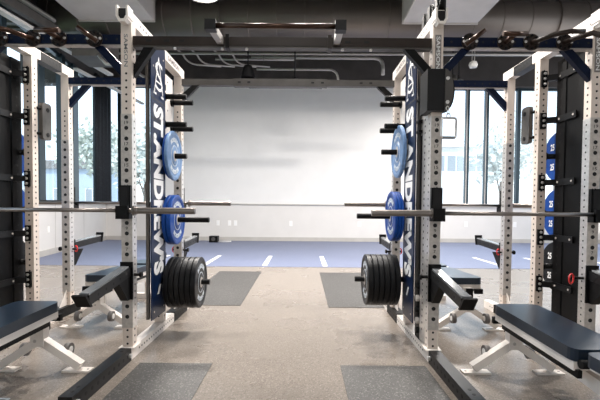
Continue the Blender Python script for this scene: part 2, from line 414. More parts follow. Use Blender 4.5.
def spotter(root, x, y, z, dirn, side, ln=.50, dz=-.05, off=.058, rr=.031):
    s = dirn; b = MB()
    a = Vector((x, y + s*.0, z)); e = Vector((x, y + s*ln, z + dz))
    b.bar(a, e, .066, .064, 'charcoal_paint')
    for i in range(5):
        q = a.lerp(e, .14+.17*i)
        for sd in (-1, 1): b.disc(q + Vector((sd*.033, 0, 0)), (sd, 0, 0), .009, 'hole_black')
    # gusset under the arm at the post
    b.prism([(x-.028, y, z-.04), (x-.028, y, z-.21), (x-.028, y+s*.05, z-.21), (x-.028, y+s*.20, z-.05)], (.056, 0, 0), 'black_paint')
    b.box(x-.046, x+.046, min(y, y+s*.012), max(y, y+s*.012), z-.21, z+.07, 'black_paint')
    o = b.build('spotter_arm', root, .004)
    q = MB(); u = Vector((0, 0, .037)); q.bar(a+u+Vector((0, s*.04, 0)), e+u, .058, .012, 'lip_rubber'); q.build('arm_pad', o, .003)
    q = MB(); tp = .044 if dz < 0 else .075
    q.prism([(x-.042, e.y-s*.02, e.z-.040), (x-.042, e.y+s*.004, e.z-.040), (x-.042, e.y+s*(.065 if dz < 0 else .03), e.z+tp-.006), (x-.042, e.y+s*(.050 if dz < 0 else .015), e.z+tp)], (.084, 0, 0), 'black_paint'); q.build('end_plate', o, .003)
    q = MB(); xk = x+side*off
    q.cyl((x+side*.03, y-s*.03, z-.03), (x+side*(off+.01), y-s*.03, z-.03), .011, 'black_paint'); q.cyl((x-side*.03, y-s*.03, z-.03), (x-side*.085, y-s*.03, z-.03), .012, 'black_paint'); q.cyl((x-side*.085, y-s*.03, z-.03), (x-side*.10, y-s*.03, z-.03), .022, 'black_paint')
    torus(q, (xk, y+s*.00, z-.03), (.5*side, 1, 0), rr, .0060, 'red', sx=.75); q.build('pull_ring', o)
    return o
def peg(root, x0, x1, y, z, r=.0245, m='black_paint'):
    b = MB(); s = 1 if x1 > x0 else -1
    b.cyl((x0, y, z), (x1-s*.004, y, z), r, m, 18); b.cyl((x1-s*.006, y, z), (x1, y, z), r*.93, 'charcoal_paint', 18)
    b.cyl((x0, y, z), (x0+s*.018, y, z), r*1.5, m, 18)
    return b.build('weight_peg', root)
def bracket(root, x, z, toward, yl=3.30):     # bolted plate on the mid post with a bar out to the banner
    b = MB(); y = YM-.008
    b.box(x-.028, x+.018, y-.012, y+.008, z-.07, z+.07, 'black_paint')
    for dz in (-.045, 0, .045): b.lathe((x-.005, y-.012, z+dz), (0, -1, 0), [(0, .0125), (.010, .0125), (.012, .009), (.013, 0)], 'chrome', 12)
    b.box(x-.03, x+.03+toward*.0, y-.045, y-.010, z-.028, z+.028, 'black_paint') if False else None
    xe = x + toward*.085
    b.bar((x+toward*.01, y-.02, z), (xe, y-.06, z), .04, .05, 'black_paint')
    b.bar((xe, YM-.03, z), (xe, yl, z), .010, .055, 'charcoal_paint')
    for yy in (YM-.1, yl+.03): b.disc((xe-toward*.005, yy, z), (-toward, 0, 0), .009, 'steel', h=.004)
    return b.build('panel_bracket', root, .002)

def rack(xi, xo, label, side):
    # side = +1: the aisle lies to +x of the inner post (left rack);  -1 for the right rack
    cx = (xi+xo)/2
    R = thing('power_rack', label, 'power rack', (cx, 3.6, 0), 0, 'power racks flanking the aisle')
    for x, sd in ((xi, side if side > 0 else -1), (xo, 1 if xo < 0 else -1)):
        vs = 1 if x < 0 else -1                # side face the aisle camera sees
        upright(R, x, YF, vs, True); upright(R, x, YM, vs, False); upright(R, x, YR, vs, True)
        # base
        b = MB(); b.box(x-PW/2, x+PW/2, YF-.02, 4.60, 0, .085, 'white_paint')
        yy = YF+.12
        while yy < 4.5:
            b.disc((x+vs*PW/2, yy, .045), (vs, 0, 0), .008, 'hole_black', seg=8); yy += .0508
        b.prism([(x-PW/2-.02, YF-.03, .085), (x+PW/2+.02, YF-.03, .085), (x+PW/2+.02, YF+.11, .085), (x-PW/2-.02, YF+.11, .085)], (0, 0, .008), 'white_paint')
        # welded gusset plates where posts meet the base
        b.prism([(x-.004, YF+PW, .085), (x-.004, YF+PW+.09, .085), (x-.004, YF+PW, .19)], (.008, 0, 0), 'white_paint')
        b.prism([(x-.004, YR, .085), (x-.004, YR-.13, .085), (x-.004, YR, .26)], (.008, 0, 0), 'white_paint')
        b.prism([(x-.004, YM+PW, .085), (x-.004, YM+PW+.10, .085), (x-.004, YM+PW, .20)], (.008, 0, 0), 'white_paint')
        b.build('base_beam', R, .004)
        b = MB(); b.box(x-.046, x+.046, 3.92, 4.34, -.0, .098, 'black_paint') if False else b.box(x-.044, x+.044, 3.93, 4.36, .0, .094, 'black_paint')
        for i in range(6): b.disc((x+vs*.044, 3.97+i*.07, .05), (vs, 0, 0), .011, 'hole_black', seg=10)
        b.build('base_sleeve', R, .003)
        b = MB(); b.box(x-.040, x+.040, 2.17, YF-.03, 0, .092, 'charcoal_paint')
        for i in range(10):
            for sd2 in (-1, 1): b.disc((x+sd2*.040, 2.24+i*.070, .048), (sd2, 0, 0), .0125, 'hole_black')
        for yq in (2.24, 2.30, 2.86): b.disc((x, yq, .092), (0, 0, 1), .011, 'hole_black')
        for yq in (2.21, 2.90): b.lathe((x+vs*.040, yq, .045), (vs, 0, 0), [(0, .016), (.014, .016), (.017, .012), (.018, 0)], 'chrome', 12)
        b.build('front_foot', R, .006)
        # top beam
        b = MB(); b.box(x-PW/2, x+PW/2, YF-.05, 4.27, ZT, ZT+.085, 'white_paint')
        for i in range(4): b.disc((x+vs*PW/2, 3.13+i*.055, ZT+.045), (vs, 0, 0), .008, 'hole_black', seg=8)
        b.disc((x+vs*PW/2, YF+.03, ZT+.03), (vs, 0, 0), .009, 'hole_black', seg=8)
        tb_ = b.build('top_beam', R, .004)
        b = MB(); c = .044
        b.prism([(x-c, 0, ZT+.095), (x-c, 0, ZT+.02), (x-c+.022, 0, ZT-.02), (x+c-.022, 0, ZT-.02), (x+c, 0, ZT+.02), (x+c, 0, ZT+.095),
                 (x+c-.014, 0, ZT+.095), (x+c-.014, 0, ZT+.027), (x+c-.03, 0, ZT+.0), (x-c+.03, 0, ZT+.0), (x-c+.014, 0, ZT+.027), (x-c+.014, 0, ZT+.095)], (0, .09, 0), 'white_paint')
        for v in b.bm.verts: v.co.y += YF-.07
        b.build('end_cradle', tb_, .002)
        MB().box(x-.034, x+.034, YF-.0515, YF-.045, ZT+.008, ZT+.08, 'hole_black').build('tube_opening', tb_)
        if x == xi:
            b = MB()
            ey = (0, 1, 0) if vs > 0 else (0, -1, 0)
            exx = (0, 1, 0) if vs > 0 else (0, -1, 0)
            b.text('SAMSON', (x+vs*(PW/2), 3.93, ZT+.043), exx, (0, 0, 1), .34, .045, 'badge', .002, .015)
            b.build('maker_lettering', tb_)
        else:
            b = MB(); b.box(x-PW/2-.003, x+PW/2+.003, 3.74, 4.06, ZT-.004, ZT+.080, 'charcoal_paint')
            for i in range(6): b.disc((x+vs*(PW/2+.003), 3.77+i*.051, ZT+.04), (vs, 0, 0), .010, 'hole_black', seg=8)
            b.build('perforated_sleeve', tb_, .002)
        # maker badge on the front post
        b = MB(); b.box(x-.022, x+.022, YF-.003, YF+.001, 2.15, 2.41, 'badge' if x != -1.296 else 'cream_warm_lit')
        b.text('SAMSON', (x, YF-.003, 2.28), (0, 0, -1), (1, 0, 0), .235, .028, 'letter_white' if x != -1.296 else 'lip_rubber', .001, .012)
        b.build('maker_badge', R)
    # crossmembers in the rack
    lo, hi = min(xi, xo)+PW/2, max(xi, xo)-PW/2
    for (y0, zc, nm) in ((YF+.003, 2.362, 'front'), (YR+.003, 2.43, 'rear')):
        b = MB(); b.box(lo, hi, y0, y0+.07, zc-.034, zc+.034, 'navy_paint')
        xx = lo+.06
        while xx < hi: b.disc((xx, y0, zc), (0, -1, 0), .009, 'hole_black', seg=8); xx += .077
        b.box(lo, hi, y0+.01, y0+.06, zc-.042, zc-.034, 'steel')
        b.build('crossmember', R, .003)
        gusset(R, lo, zc-.27, lo+.22, zc-.034, y0+.012, y0+.055, 'navy_paint'); gusset(R, hi, zc-.27, hi-.22, zc-.034, y0+.012, y0+.055, 'navy_paint')
    # grip handles along the front crossmember; s runs from inner post outward
    out = -side
    zc = 2.362
    for (d, kind) in ((.23, 'slant'), (.49, 'tee'), (.68, 'arch'), (.92, 'hook')):
        x = xi + out*d; y = YF+.003
        b = MB(); b.cyl((x, y-.010, zc), (x, y+.0, zc), .060, 'bronze_paint', 24)
        for a in range(8):
            q = (x+.046*math.cos(a*PI/4), y-.010, zc+.046*math.sin(a*PI/4)); b.lathe(q, (0, -1, 0), [(0, .010), (.008, .010), (.010, 0)], 'chrome' if a % 4 == 0 else 'black_paint', 8)
        f = b.build('handle_flange', R, .002)
        g_ = MB(); G = 'grip_warm_glint' if x < 0 else 'bronze_paint'  # left grips carry the lamp-glint colour, right ones stay plain
        if kind == 'slant': g_.tube([(x, y, zc-.0), (x-out*.055, y-.10, zc-.035)], .014, 'steel'); g_.tube([(x-out*.065, y-.09, zc-.055), (x+out*.055, y-.13, zc+.03)], .017, 'grip_warm_glint', 14)
        elif kind == 'tee': g_.tube([(x, y, zc), (x, y-.13, zc+.0)], .018, 'grip_warm_glint'); g_.tube([(x-.085, y-.14, zc+.002), (x+.085, y-.14, zc+.002)], .017, 'grip_warm_glint', 14)
        elif kind == 'arch':
            g_.tube([(x-out*.0, y, zc), (x+out*.02, y-.07, zc-.01), (x+out*.08, y-.14, zc+.0), (x+out*.18, y-.17, zc+.01), (x+out*.27, y-.17, zc+.01)], .017, G, 14)
        else:
            g_.tube([(x-out*.0, y, zc), (x+out*.03, y-.09, zc+.0), (x+out*.09, y-.17, zc-.0), (x+out*.14, y-.21, zc-.04), (x+out*.18, y-.24, zc-.10)], .018, G, 14)
        g_.build('grip', f)
    # banner panels
    bx = xi + side*.080; y0, y1 = 3.22, 3.55; zb, zt_ = .21, 2.50
    b = MB(); b.prism([(bx-.004, y0, zb), (bx-.004, y1, zb), (bx-.004, y1, zt_), (bx-.004, y0+.15, zt_), (bx-.004, y0, zt_-.17)], (.008, 0, 0), 'banner_navy')
    b.box(bx-side*.03-.012, bx-side*.03+.012, y0-.0, y0+.03, zb+.01, zt_-.2, 'grey_steel')
    b.box(min(bx-side*.004, bx-side*.028), max(bx-side*.004, bx-side*.028), y0+.26, y0+.33, zb+.3, zt_-.2, 'charcoal_paint')
    for zz in (2.02, 1.86): b.box(bx+side*.004-.001, bx+side*.004+.001, y0, y1, zz-.004, zz+.004, 'print_black')
    for (yy, zz) in ((y0+.05, 2.28), (y1-.05, 2.40), (y1-.05, .27), (y0+.05, .27)): b.disc((bx+side*.004, yy, zz), (side, 0, 0), .008, 'steel', h=.003)
    P = b.build('banner_panel', R)
    ex = (0, 0, -1); ey = (0, side, 0); fx = bx+side*.004; yc = (y0+y1)/2
    b = MB(); b.text("ST.ANDREW'S", (fx, yc, 1.275), ex, ey, 1.42, .235, 'letter_white', .0015, .055); b.build('banner_lettering', P)
    b = MB(); b.text("S", (fx, yc+side*.01, 2.225), (0, side, 0), (0, 0, 1), .17, .24, 'letter_white', .002, -.012); b.text("A", (fx, yc+side*.0, 2.225), (0, side, 0), (0, 0, 1), .22, .32, 'letter_white', .003, -.03)
    for (yy, w_) in ((-.085, .06), (.085, .06)): b.box(fx+side*.002-.001, fx+side*.002+.001, yc+side*yy-w_/2, yc+side*yy+w_/2, 2.062, 2.078, 'letter_white')
    b.build('banner_emblem', P)
    b = MB(); b.prism([(fx, yc-.04*side, .40), (fx, yc-.0*side, .40), (fx, yc+.055*side, .475), (fx, yc+.02*side, .475), (fx, yc+.0*side, .45)], (side*.002, 0, 0), 'letter_white'); b.build('banner_mark', P)
    # outer panel: black, seen from inside the rack
    ox = xo - side*.105
    y0, y1 = (3.24, 3.57) if side < 0 else (3.31, 3.66)
    b = MB(); b.box(ox-.004, ox+.004, y0, y1-.13, zb, zt_-.06, 'black_paint')
    b.box(ox-.012, ox+.026 if side < 0 else ox+.012, y1-.12, y1, .12, zt_-.06, 'black_paint')
    xv = ox + (-.012 if side < 0 else .012); sv = -1 if side < 0 else 1
    z = .2
    while z < 2.4: b.disc((xv, y1-.06, z), (sv, 0, 0), .009, 'hole_black', seg=8); z += .0762
    b.build('back_panel', R)
    for z in (2.30, 1.93, 1.38, .89, .47):
        bracket(R, xo, z, -side)
    for z in (2.2, 1.2, .7):
        bb = MB(); bb.bar((xi+side*.03, YM-.03, z), (bx-side*.012, YM-.03, z), .03, .05, 'black_paint'); bb.bar((bx-side*.014, YM-.0, z), (bx-side*.014, 3.30, z), .010, .05, 'black_paint'); bb.build('panel_bracket', R)
    # peg plate behind the mid post, aisle side
    b = MB(); b.box(xi+side*PW/2-.006, xi+side*PW/2+.0, YM+PW-.01, 3.89, 1.65, 2.35, 'white_paint')
    for zz in (2.29, 2.03, 1.76): b.disc((xi+side*PW/2, 3.75, zz), (side, 0, 0), .008, 'hole_black', seg=8)
    b.build('peg_plate', R)
    xa = xi + side*PW/2
    for z in (2.13, 1.88):
        for y in (3.64, 3.855): peg(R, xa, xi+side*.245, y, z)
    # stowed plate brackets on outer mid post, inner side
    xs = xo + side*.056
    b = MB()
    pts = []
    y0, y1, z0, z1, r = 3.70, 3.83, 1.75, 2.09, .03
    for (yy, zz, a0) in ((y1-r, z1-r, 0), (y0+r, z1-r, 90), (y0+r, z0+r, 180), (y1-r, z0+r, 270)):
        for k in range(4):
            a = math.radians(a0 + k*30); pts.append((xs-.018, yy+r*math.cos(a), zz+r*math.sin(a)))
    b.prism(pts, (.036, 0, 0), 'grey_steel')
    for zz in (1.80, 2.03): b.disc((xs+side*.018, 3.775, zz), (side, 0, 0), .02, 'black_paint', h=.004, seg=14)
    for zz in (1.80, 2.03): b.cyl((xs, 3.70, zz), (xo, 3.66, zz), .015, 'black_paint')
    b.build('stowed_bracket', R)
    # hooks and arms
    for x in (xi, xo):
        jcup(R, x, YF-.004, 1.125, -1); jcup(R, x, YR+PW+.004, 1.165, 1)
        s_in = -side if x == xi else side
        s_rk = -side if x == xi else side; spotter(R, x, YF-.004, .66, -1, s_rk, .585, -.080, .15 if x == XRO else .058, .036 if x == XRO else .031)
        spotter(R, x, YR+PW+.004, .71, 1, s_in, .60, .03)
    return R
XL, XLO = -1.296, -2.464
XR, XRO = .985, 2.153
RL = rack(XL, XLO, 'white and navy power rack on the left side of the aisle', 1)
RR = rack(XR, XRO, 'white and navy power rack with a cable pulley on the right side of the aisle', -1)

# pegs for the plates (aisle side)
PY = 3.60
def big_peg(root, x0, x1, z): 
    return peg(root, x0, x1, PY+.045, z, .0245)
PZ = {'L': (.452, 1.02, 1.596), 'R': (.490, 1.066, 1.648)}
big_peg(RL, XL+PW/2, -.84, PZ['L'][0]); big_peg(RL, XL+PW/2, -.845, PZ['L'][1]); big_peg(RL, XL+PW/2, -1.05, PZ['L'][2])
big_peg(RR, XR-PW/2, .486, PZ['R'][0]); big_peg(RR, XR-PW/2, .50, PZ['R'][1]); big_peg(RR, XR-PW/2, .715, PZ['R'][2])
for z in (1.10, 1.62, .62): peg(RR, XRO+PW/2, XRO+.34, PY+.045, z); peg(RL, XLO-PW/2, XLO-.34, PY+.045, z)

# cable column on the right rack
b = MB(); x = XR
b.box(x-.040, x-.005, 3.04, 3.17, .1, 2.16, 'chrome')
z = .2
while z < 2.1: b.disc((x-.040, 3.105, z), (-1, 0, 0), .009, 'hole_black', seg=8); z += .0508
col_ = b.build('cable_mast', RR, .003)
b = MB(); b.box(x-.040, x+.02, 3.175, 3.30, .09, 1.72, 'black_paint'); b.box(x-.035, x+.02, 3.185, 3.27, 1.72, 2.38, 'steel')
for z in (.16, .24, .33, .42, .52): b.lathe((x-.040, 3.20, z), (-1, 0, 0), [(0, .026), (.02, .026), (.024, .02), (.025, 0)], 'steel' if z in (.24, .42) else 'black_paint', 14)
for z in (2.00, 1.83, 1.75): b.box(x-.07, x+.03, 3.17, 3.235, z-.01, z+.01, 'black_paint')
b.build('weight_channel', RR, .003)
b = MB(); b.box(x-.088, x+.038, 2.91, 3.09, 1.85, 2.15, 'charcoal_paint')
sh = b.build('pulley_housing', RR, .008)
b = MB()
pts = []
for i in range(13):
    a = -PI/2 + PI*i/12; pts.append((x+.038+.06*math.cos(a), 2.905, 2.0+.15*math.sin(a)))
b.prism(pts, (0, .03, 0), 'grey_steel')
b.prism([(x+.038+(p[0]-x-.038)*1.35, 2.937, 2.0+(p[2]-2.0)*1.06) for p in pts], (0, .025, 0), 'black_paint')
for zz in (1.91, 2.08): b.lathe((x+.055, 2.905, zz), (0, -1, 0), [(0, .013), (.008, .013), (.01, 0)], 'chrome', 12)
b.build('pulley_guard', sh)
# round pulleys on the right top beam
for yy in (2.93, 3.10, 3.24):
    b = MB(); b.cyl((XR-.020, yy, ZT+.15), (XR+.02, yy, ZT+.15), .062, 'black_paint', 24)
    b.cyl((XR-.026, yy, ZT+.15), (XR+.026, yy, ZT+.15), .02, 'chrome', 12)
    for sd in (-1, 1): b.box(XR+sd*.028-.004, XR+sd*.028+.004, yy-.028, yy+.028, ZT+.075, ZT+.20, 'charcoal_paint')
    b.build('top_pulley', RR)
# hanging handle
t = thing('cable_handle', 'silver rectangular cable handle hanging from the pulley on the right rack', 'cable attachment', (1.048, 2.90, 1.76))
b = MB(); torus(b, (1.040, 2.90, 1.865), (0, 1, 0), .014, .0035, 'chrome', sx=.7); torus(b, (1.045, 2.90, 1.838), (1, 0.3, 0), .016, .0035, 'chrome', sx=.7); torus(b, (1.048, 2.90, 1.812), (0, 1, 0), .016, .004, 'chrome', sx=.8); b.build('carabiner', t)
b = MB(); cx_, cz_, hw, hh, r = 1.052, 1.725, .052, .070, .014
pts = []
for (sx, sz, a0) in ((1, 1, 0), (-1, 1, 90), (-1, -1, 180), (1, -1, 270)):
    for k in range(4):
        a = math.radians(a0+30*k); pts.append((cx_+sx*(hw-r)+r*math.cos(a), 2.90, cz_+sz*(hh-r)+r*math.sin(a)))
pts.append(pts[0]); b.tube(pts, .008, 'chrome', 10); b.build('handle_frame', t)
MB().cyl((cx_-hw+.008, 2.90, cz_-hh), (cx_+hw-.008, 2.90, cz_-hh), .0105, 'lip_rubber').build('handle_grip', t)

# ------------------------------------------------------------------ aisle beams
lo, hi = XL+PW/2, XR-PW/2
t = thing('aisle_crossbeam', 'dark bronze beam with a pull-up bar joining the two rack fronts', 'beam', ((lo+hi)/2, 3.0, 2.4))
b = MB(); b.box(lo, hi, 2.985, 3.055, 2.330, 2.396, 'bronze_paint'); b.box(lo, hi, 2.99, 3.05, 2.318, 2.330, 'grey_steel')
for xx in (lo+.12, lo+.25, lo+.36, hi-.62, hi-.48): b.box(xx-.02, xx+.02, 2.983, 2.986, 2.355, 2.371, 'hole_black')
for xx in (-.95, -.6, -.42, .29, .5): b.lathe((xx, 3.0, 2.318), (0, 0, -1), [(0, .012), (.012, .012), (.014, 0)], 'chrome', 10)
b.build('beam', t, .003)
for (xa, s, gw) in ((lo, 1, .15), (hi, -1, .2)): gusset(t, xa, 2.10, xa+s*gw, 2.318, 2.995, 3.045, 'black_paint')
for xx, n in ((-.61, 0), (.244, 1)):
    b = MB(); b.bar((xx, 2.99, 2.365), (xx, 2.66, 2.335), .045, .05, 'conduit'); b.build('bar_arm', t, .003)
    b = MB(); b.box(xx-.036, xx+.036, 2.64, 2.70, 2.302, 2.368, 'charcoal_paint'); b.build('arm_cap', t, .004)
    s = 1 if n == 0 else -1
    b = MB(); b.box(xx+s*.05-.014, xx+s*.05+.014, 2.978, 3.062, 2.312, 2.412, 'black_paint' if n == 0 else 'bronze_paint'); b.build('clamp', t, .003)
MB().cyl((-.575, 2.665, 2.334), (.210, 2.665, 2.334), .0175, 'grip_warm_glint', 20).build('pull_up_bar', t)
t = thing('rear_crossbeam', 'grey steel beam joining the two rack backs below the ceiling', 'beam', ((lo+hi)/2, 4.2, 2.43))
b = MB(); b.box(lo, hi, 4.18, 4.24, 2.396, 2.46, 'grey_steel'); b.box(-.72, .25, 4.176, 4.245, 2.39, 2.466, 'grey_steel')
for xx in (-.66, -.56, .1, .2, .6, .7): b.box(xx-.015, xx+.015, 4.173, 4.177, 2.42, 2.436, 'hole_black')
b.build('beam', t, .003)
for (xa, s) in ((lo, 1), (hi, -1)): gusset(t, xa, 2.22, xa+s*.18, 2.396, 4.19, 4.23, 'charcoal_paint')

# ------------------------------------------------------------------ barbells
def barbell(x0, y, z, label):
    t = thing('barbell', label, 'barbell', (x0+1.1, y, z), 0, 'barbells racked on the hooks')
    MB().cyl((x0+.43, y, z), (x0+2.2-.43, y, z), .0145, 'bar_steel', 16).build('shaft', t)
    for s in (1, -1):
        e = x0 if s > 0 else x0+2.2
        b = MB(); b.lathe((e, y, z), (s, 0, 0), [(0, 0), (0, .018), (.002, .0235), (.418, .0235), (.420, .026), (.436, .026), (.437, .037), (.452, .037), (.453, .0145)], 'bar_steel', 28)
        for f in b.bm.faces: f.smooth = False
        b.build('sleeve', t)
    return t
barbell(-.774-2.2, 2.905, 1.111, 'steel barbell on the front hooks of the left rack')
barbell(.504, 2.905, 1.108, 'steel barbell on the front hooks of the right rack')
barbell(-.765-2.2, 4.30, 1.172, 'steel barbell on the rear hooks of the left rack')
barbell(.455, 4.30, 1.176, 'steel barbell on the rear hooks of the right rack')

# ------------------------------------------------------------------ plates
def plate(x, y, z, s, th, m, R, label, group, marks=True, hub=True):
    # s: outward direction, x: outer face
    t = thing('bumper_plate', label, 'weight plate', (x - s*th/2, y, z), 0, group)
    b = MB()
    prof = [(0, .026), (0, .075), (-.006, .085), (-.006, R*.80), (-.0, R*.86), (0, R-.008), (-.006, R), (-th+.006, R), (-th, R-.008), (-th, .026)]
    b.lathe((x, y, z), (s, 0, 0), prof, m, 56); b.build('rubber_disc', t)
    b = MB(); b.lathe((x, y, z), (s, 0, 0), [(-th+.001, .0245), (.001, .0245), (.001, .048), (-.001, .050)], 'steel', 28); b.build('steel_hub', t)
    if marks:
        b = MB()
        for (a0, n, st) in ((50, 7, 13), (230, 7, 13)):
            for k in range(n):
                a = math.radians(a0+k*st); rm = R*.65
                c = Vector((x - s*.0055, y + math.cos(a)*rm, z + math.sin(a)*rm)); rad = Vector((0, math.cos(a), math.sin(a))); tan = Vector((0, -math.sin(a), math.cos(a)))
                w_ = .012 if k % 3 else .017; h_ = .019
                p = [c - tan*w_ - rad*h_, c + tan*w_ - rad*h_, c + tan*w_*.9 + rad*h_, c - tan*w_*.9 + rad*h_]
                b.prism(p, (s*.001, 0, 0), 'plate_print')
                if k % 2: b.prism([c-tan*.004-rad*.007, c+tan*.004-rad*.007, c+tan*.004+rad*.007, c-tan*.004+rad*.007], (s*.0016, 0, 0), m)
        b.lathe((x - s*.006, y, z), (s, 0, 0), [(0, .088), (.002, .088), (.002, .094), (0, .094)], 'plate_print', 40)
        b.build('face_print', t)
    return t
ORD = ['outermost', 'second from outside', 'third from outside', 'third from the panel', 'second from the panel', 'innermost']
y = PY+.045-.02
for k in range(6):
    plate(-.912 - k*.0465, PY+.03, PZ['L'][0], 1, .046, 'rubber_black', .229, 'black bumper plate low on the left rack, %s in the stack' % ORD[k], 'black bumper plates low on the racks', k == 0)
for k in range(6):
    plate(.574 + k*.0470, PY+.03, PZ['R'][0], -1, .0465, 'rubber_black', .229, 'black bumper plate low on the right rack, %s in the stack' % ORD[k], 'black bumper plates low on the racks', k == 0)
plate(-1.124, PY+.03, PZ['L'][1], 1, .040, 'rubber_blue', .225, 'bright blue plate on the left rack middle peg, outer of the pair', 'bright blue plates', True)
plate(-1.166, PY+.03, PZ['L'][1], 1, .036, 'rubber_blue', .225, 'bright blue plate on the left rack middle peg, inner of the pair', 'bright blue plates', False)
for k, nm in enumerate(('outermost', 'middle', 'innermost')):
    plate(.797 + k*.0265, PY+.03, PZ['R'][1], -1, .026, 'rubber_blue', .225, 'bright blue plate on the right rack middle peg, %s of three' % nm, 'bright blue plates', k == 0)
plate(-1.150, PY+.03, PZ['L'][2], 1, .028, 'rubber_paleblue', .222, 'pale blue plate on the left rack upper peg, nearest the aisle', 'pale blue plates')
plate(-1.180, PY+.03, PZ['L'][2], 1, .024, 'rubber_blue', .205, 'darker blue plate behind the pale one on the left rack upper peg', 'pale blue plates', False)
plate(.850, PY+.03, PZ['R'][2], -1, .034, 'rubber_paleblue', .235, 'pale blue plate on the right rack upper peg', 'pale blue plates')
# plates on the far outer sides
for (xo, s, nm) in ((XRO, 1, 'right'), (XLO, -1, 'left')):
    for z, m, pos in ((1.62, 'rubber_blue', 'upper peg'), (1.10, 'rubber_blue', 'middle peg'), (.62, 'rubber_black', 'lower peg')):
        for k in range(2):
            o = plate(xo+s*(.155+k*.05+.045), PY+.03, z, s, .045, m, .225, '%s plate on the outer side of the %s rack, %s, %s one' % ('blue' if 'blue' in m else 'black', nm, pos, ('inner', 'outer')[k]), 'plates on the outer rack sides', False)
            if k == 0:
                b = MB(); fx = xo+s*.154; ey = (0, 0, 1); ex = (0, 1, 0) if -s > 0 else (0, -1, 0)
                b.text('25', (fx, PY+.107, z+.09), ex, ey, .055, .06, 'letter_white', .002, .03); b.text('25', (fx, PY+.107, z-.09), ex, ey, .055, .06, 'letter_white', .002, .03)
                b.build('face_print', o)

# ------------------------------------------------------------------ benches (local: rack end at y=0, bench runs toward -y)
def pad(b, x0, x1, y0, y1, z0, z1, m):
    pts = []; r = .045
    for (xx, yy, a0) in ((x1-r, y1-r, 0), (x0+r, y1-r, 90), (x0+r, y0+r, 180), (x1-r, y0+r, 270)):
        for k in range(5):
            a = math.radians(a0+22.5*k); pts.append((xx+r*math.cos(a), yy+r*math.sin(a), z0))
    b.prism(pts, (0, 0, z1-z0), m)
def make_bench(label, loc, rz):
    t = thing('weight_bench', label, 'bench', loc, rz, 'adjustable benches by the racks', local=True)
    b = MB(); pad(b, -.148, .148, -.82, 0, .425, .487, 'pad_navy'); o = b.build('back_pad', t, .012)
    o.rotation_euler = (math.radians(1.6), 0, 0); o.location = (0, 0, .002)
    b = MB(); b.box(-.138, .138, -.81, -.015, .380, .424, 'white_paint'); b.text('SAMSON', (0, -.015, .402), (1, 0, 0), (0, 0, 1), .15, .022, 'badge', .001, .01)
    o = b.build('pad_frame', t, .004); o.rotation_euler = (math.radians(1.6), 0, 0)
    b = MB(); pad(b, -.14, .14, -1.20, -.89, .415, .475, 'pad_navy'); b.build('seat_pad', t, .012)
    b = MB(); b.box(-.10, .10, -1.14, -.88, .385, .414, 'white_paint'); b.cyl((-.125, -.85, .40), (.125, -.85, .40), .022, 'black_paint'); b.build('seat_frame', t, .003)
    b = MB(); b.bar((0, -.05, .345), (0, -1.25, .26), .07, .07, 'white_paint'); b.build('spine', t, .004)
    b = MB()
    for sx in (-.118, .118): b.bar((sx, -.10, .362), (sx, -.84, .345), .022, .038, 'black_paint')
    b.build('ladder', t)
    b = MB(); b.bar((0, .0, .40), (0, .0, .175), .072, .072, 'white_paint', up=(0, 1, 0)); b.box(-.045, .045, -.045, -.036, .18, .33, 'white_paint')
    for zz in (.22, .28): b.disc((-.012, -.045, zz), (0, -1, 0), .011, 'steel', h=.004); b.disc((.012, .036, zz), (0, 1, 0), .009, 'steel', h=.004)
    b.build('stem', t, .003)
    for s in (-1, 1):
        b = MB(); b.bar((s*.02, 0, .205), (s*.275, 0, .036), .06, .052, 'white_paint', up=(0, 0, 1)); b.build('leg', t, .004)
        b = MB(); b.prism([(s*.16, -.035, 0), (s*.35, -.035, 0), (s*.35, .035, 0), (s*.16, .035, 0)], (0, 0, .012), 'white_paint'); b.disc((s*.325, 0, .012), (0, 0, 1), .008, 'badge'); b.build('foot_plate', t, .002)
        b = MB(); b.cyl((s*.135, .065, .125), (s*.170, .065, .125), .046, 'wheel_grey', 24); b.cyl((s*.132, .065, .125), (s*.173, .065, .125), .024, 'outlet', 14); b.bar((s*.128, .0, .13), (s*.128, .075, .125), .008, .03, 'white_paint'); b.build('wheel', t)
    # rear support at the seat end
    b = MB(); b.box(-.23, .23, -1.24, -1.18, 0, .06, 'white_paint'); b.bar((0, -1.21, .06), (0, -1.21, .24), .06, .06, 'white_paint', up=(0, 1, 0)); b.build('rear_support', t, .004)
    b = MB(); b.box(.06, .135, .002, .03, .345, .39, 'black_paint'); b.box(-.135, -.06, .002, .03, .345, .39, 'black_paint'); b.box(-.03, .03, .037, .06, .27, .40, 'black_paint')
    b.disc((0, .06, .33), (0, 1, 0), .014, 'chrome', h=.006); b.cyl((.10, .016, .365), (.10, .0, .365), .012, 'chrome'); b.build('end_bracket', t, .003)
    b = MB(); b.box(-.04, .035, -.155, -.08, .30, .385, 'black_paint'); b.build('pivot_block', t, .003)
    return t
bench = make_bench('navy-padded white bench at the front of the left rack', (-1.80, 2.74, 0), 0)
dup(bench, (1.475, 2.76, 0), 0, 'navy-padded white bench at the front of the right rack')
dup(bench, (-1.90, 3.72, 0), PI, 'navy-padded white bench behind the left rack, toward the blue strip')
dup(bench, (1.56, 3.74, 0), PI, 'navy-padded white bench behind the right rack, toward the blue strip')

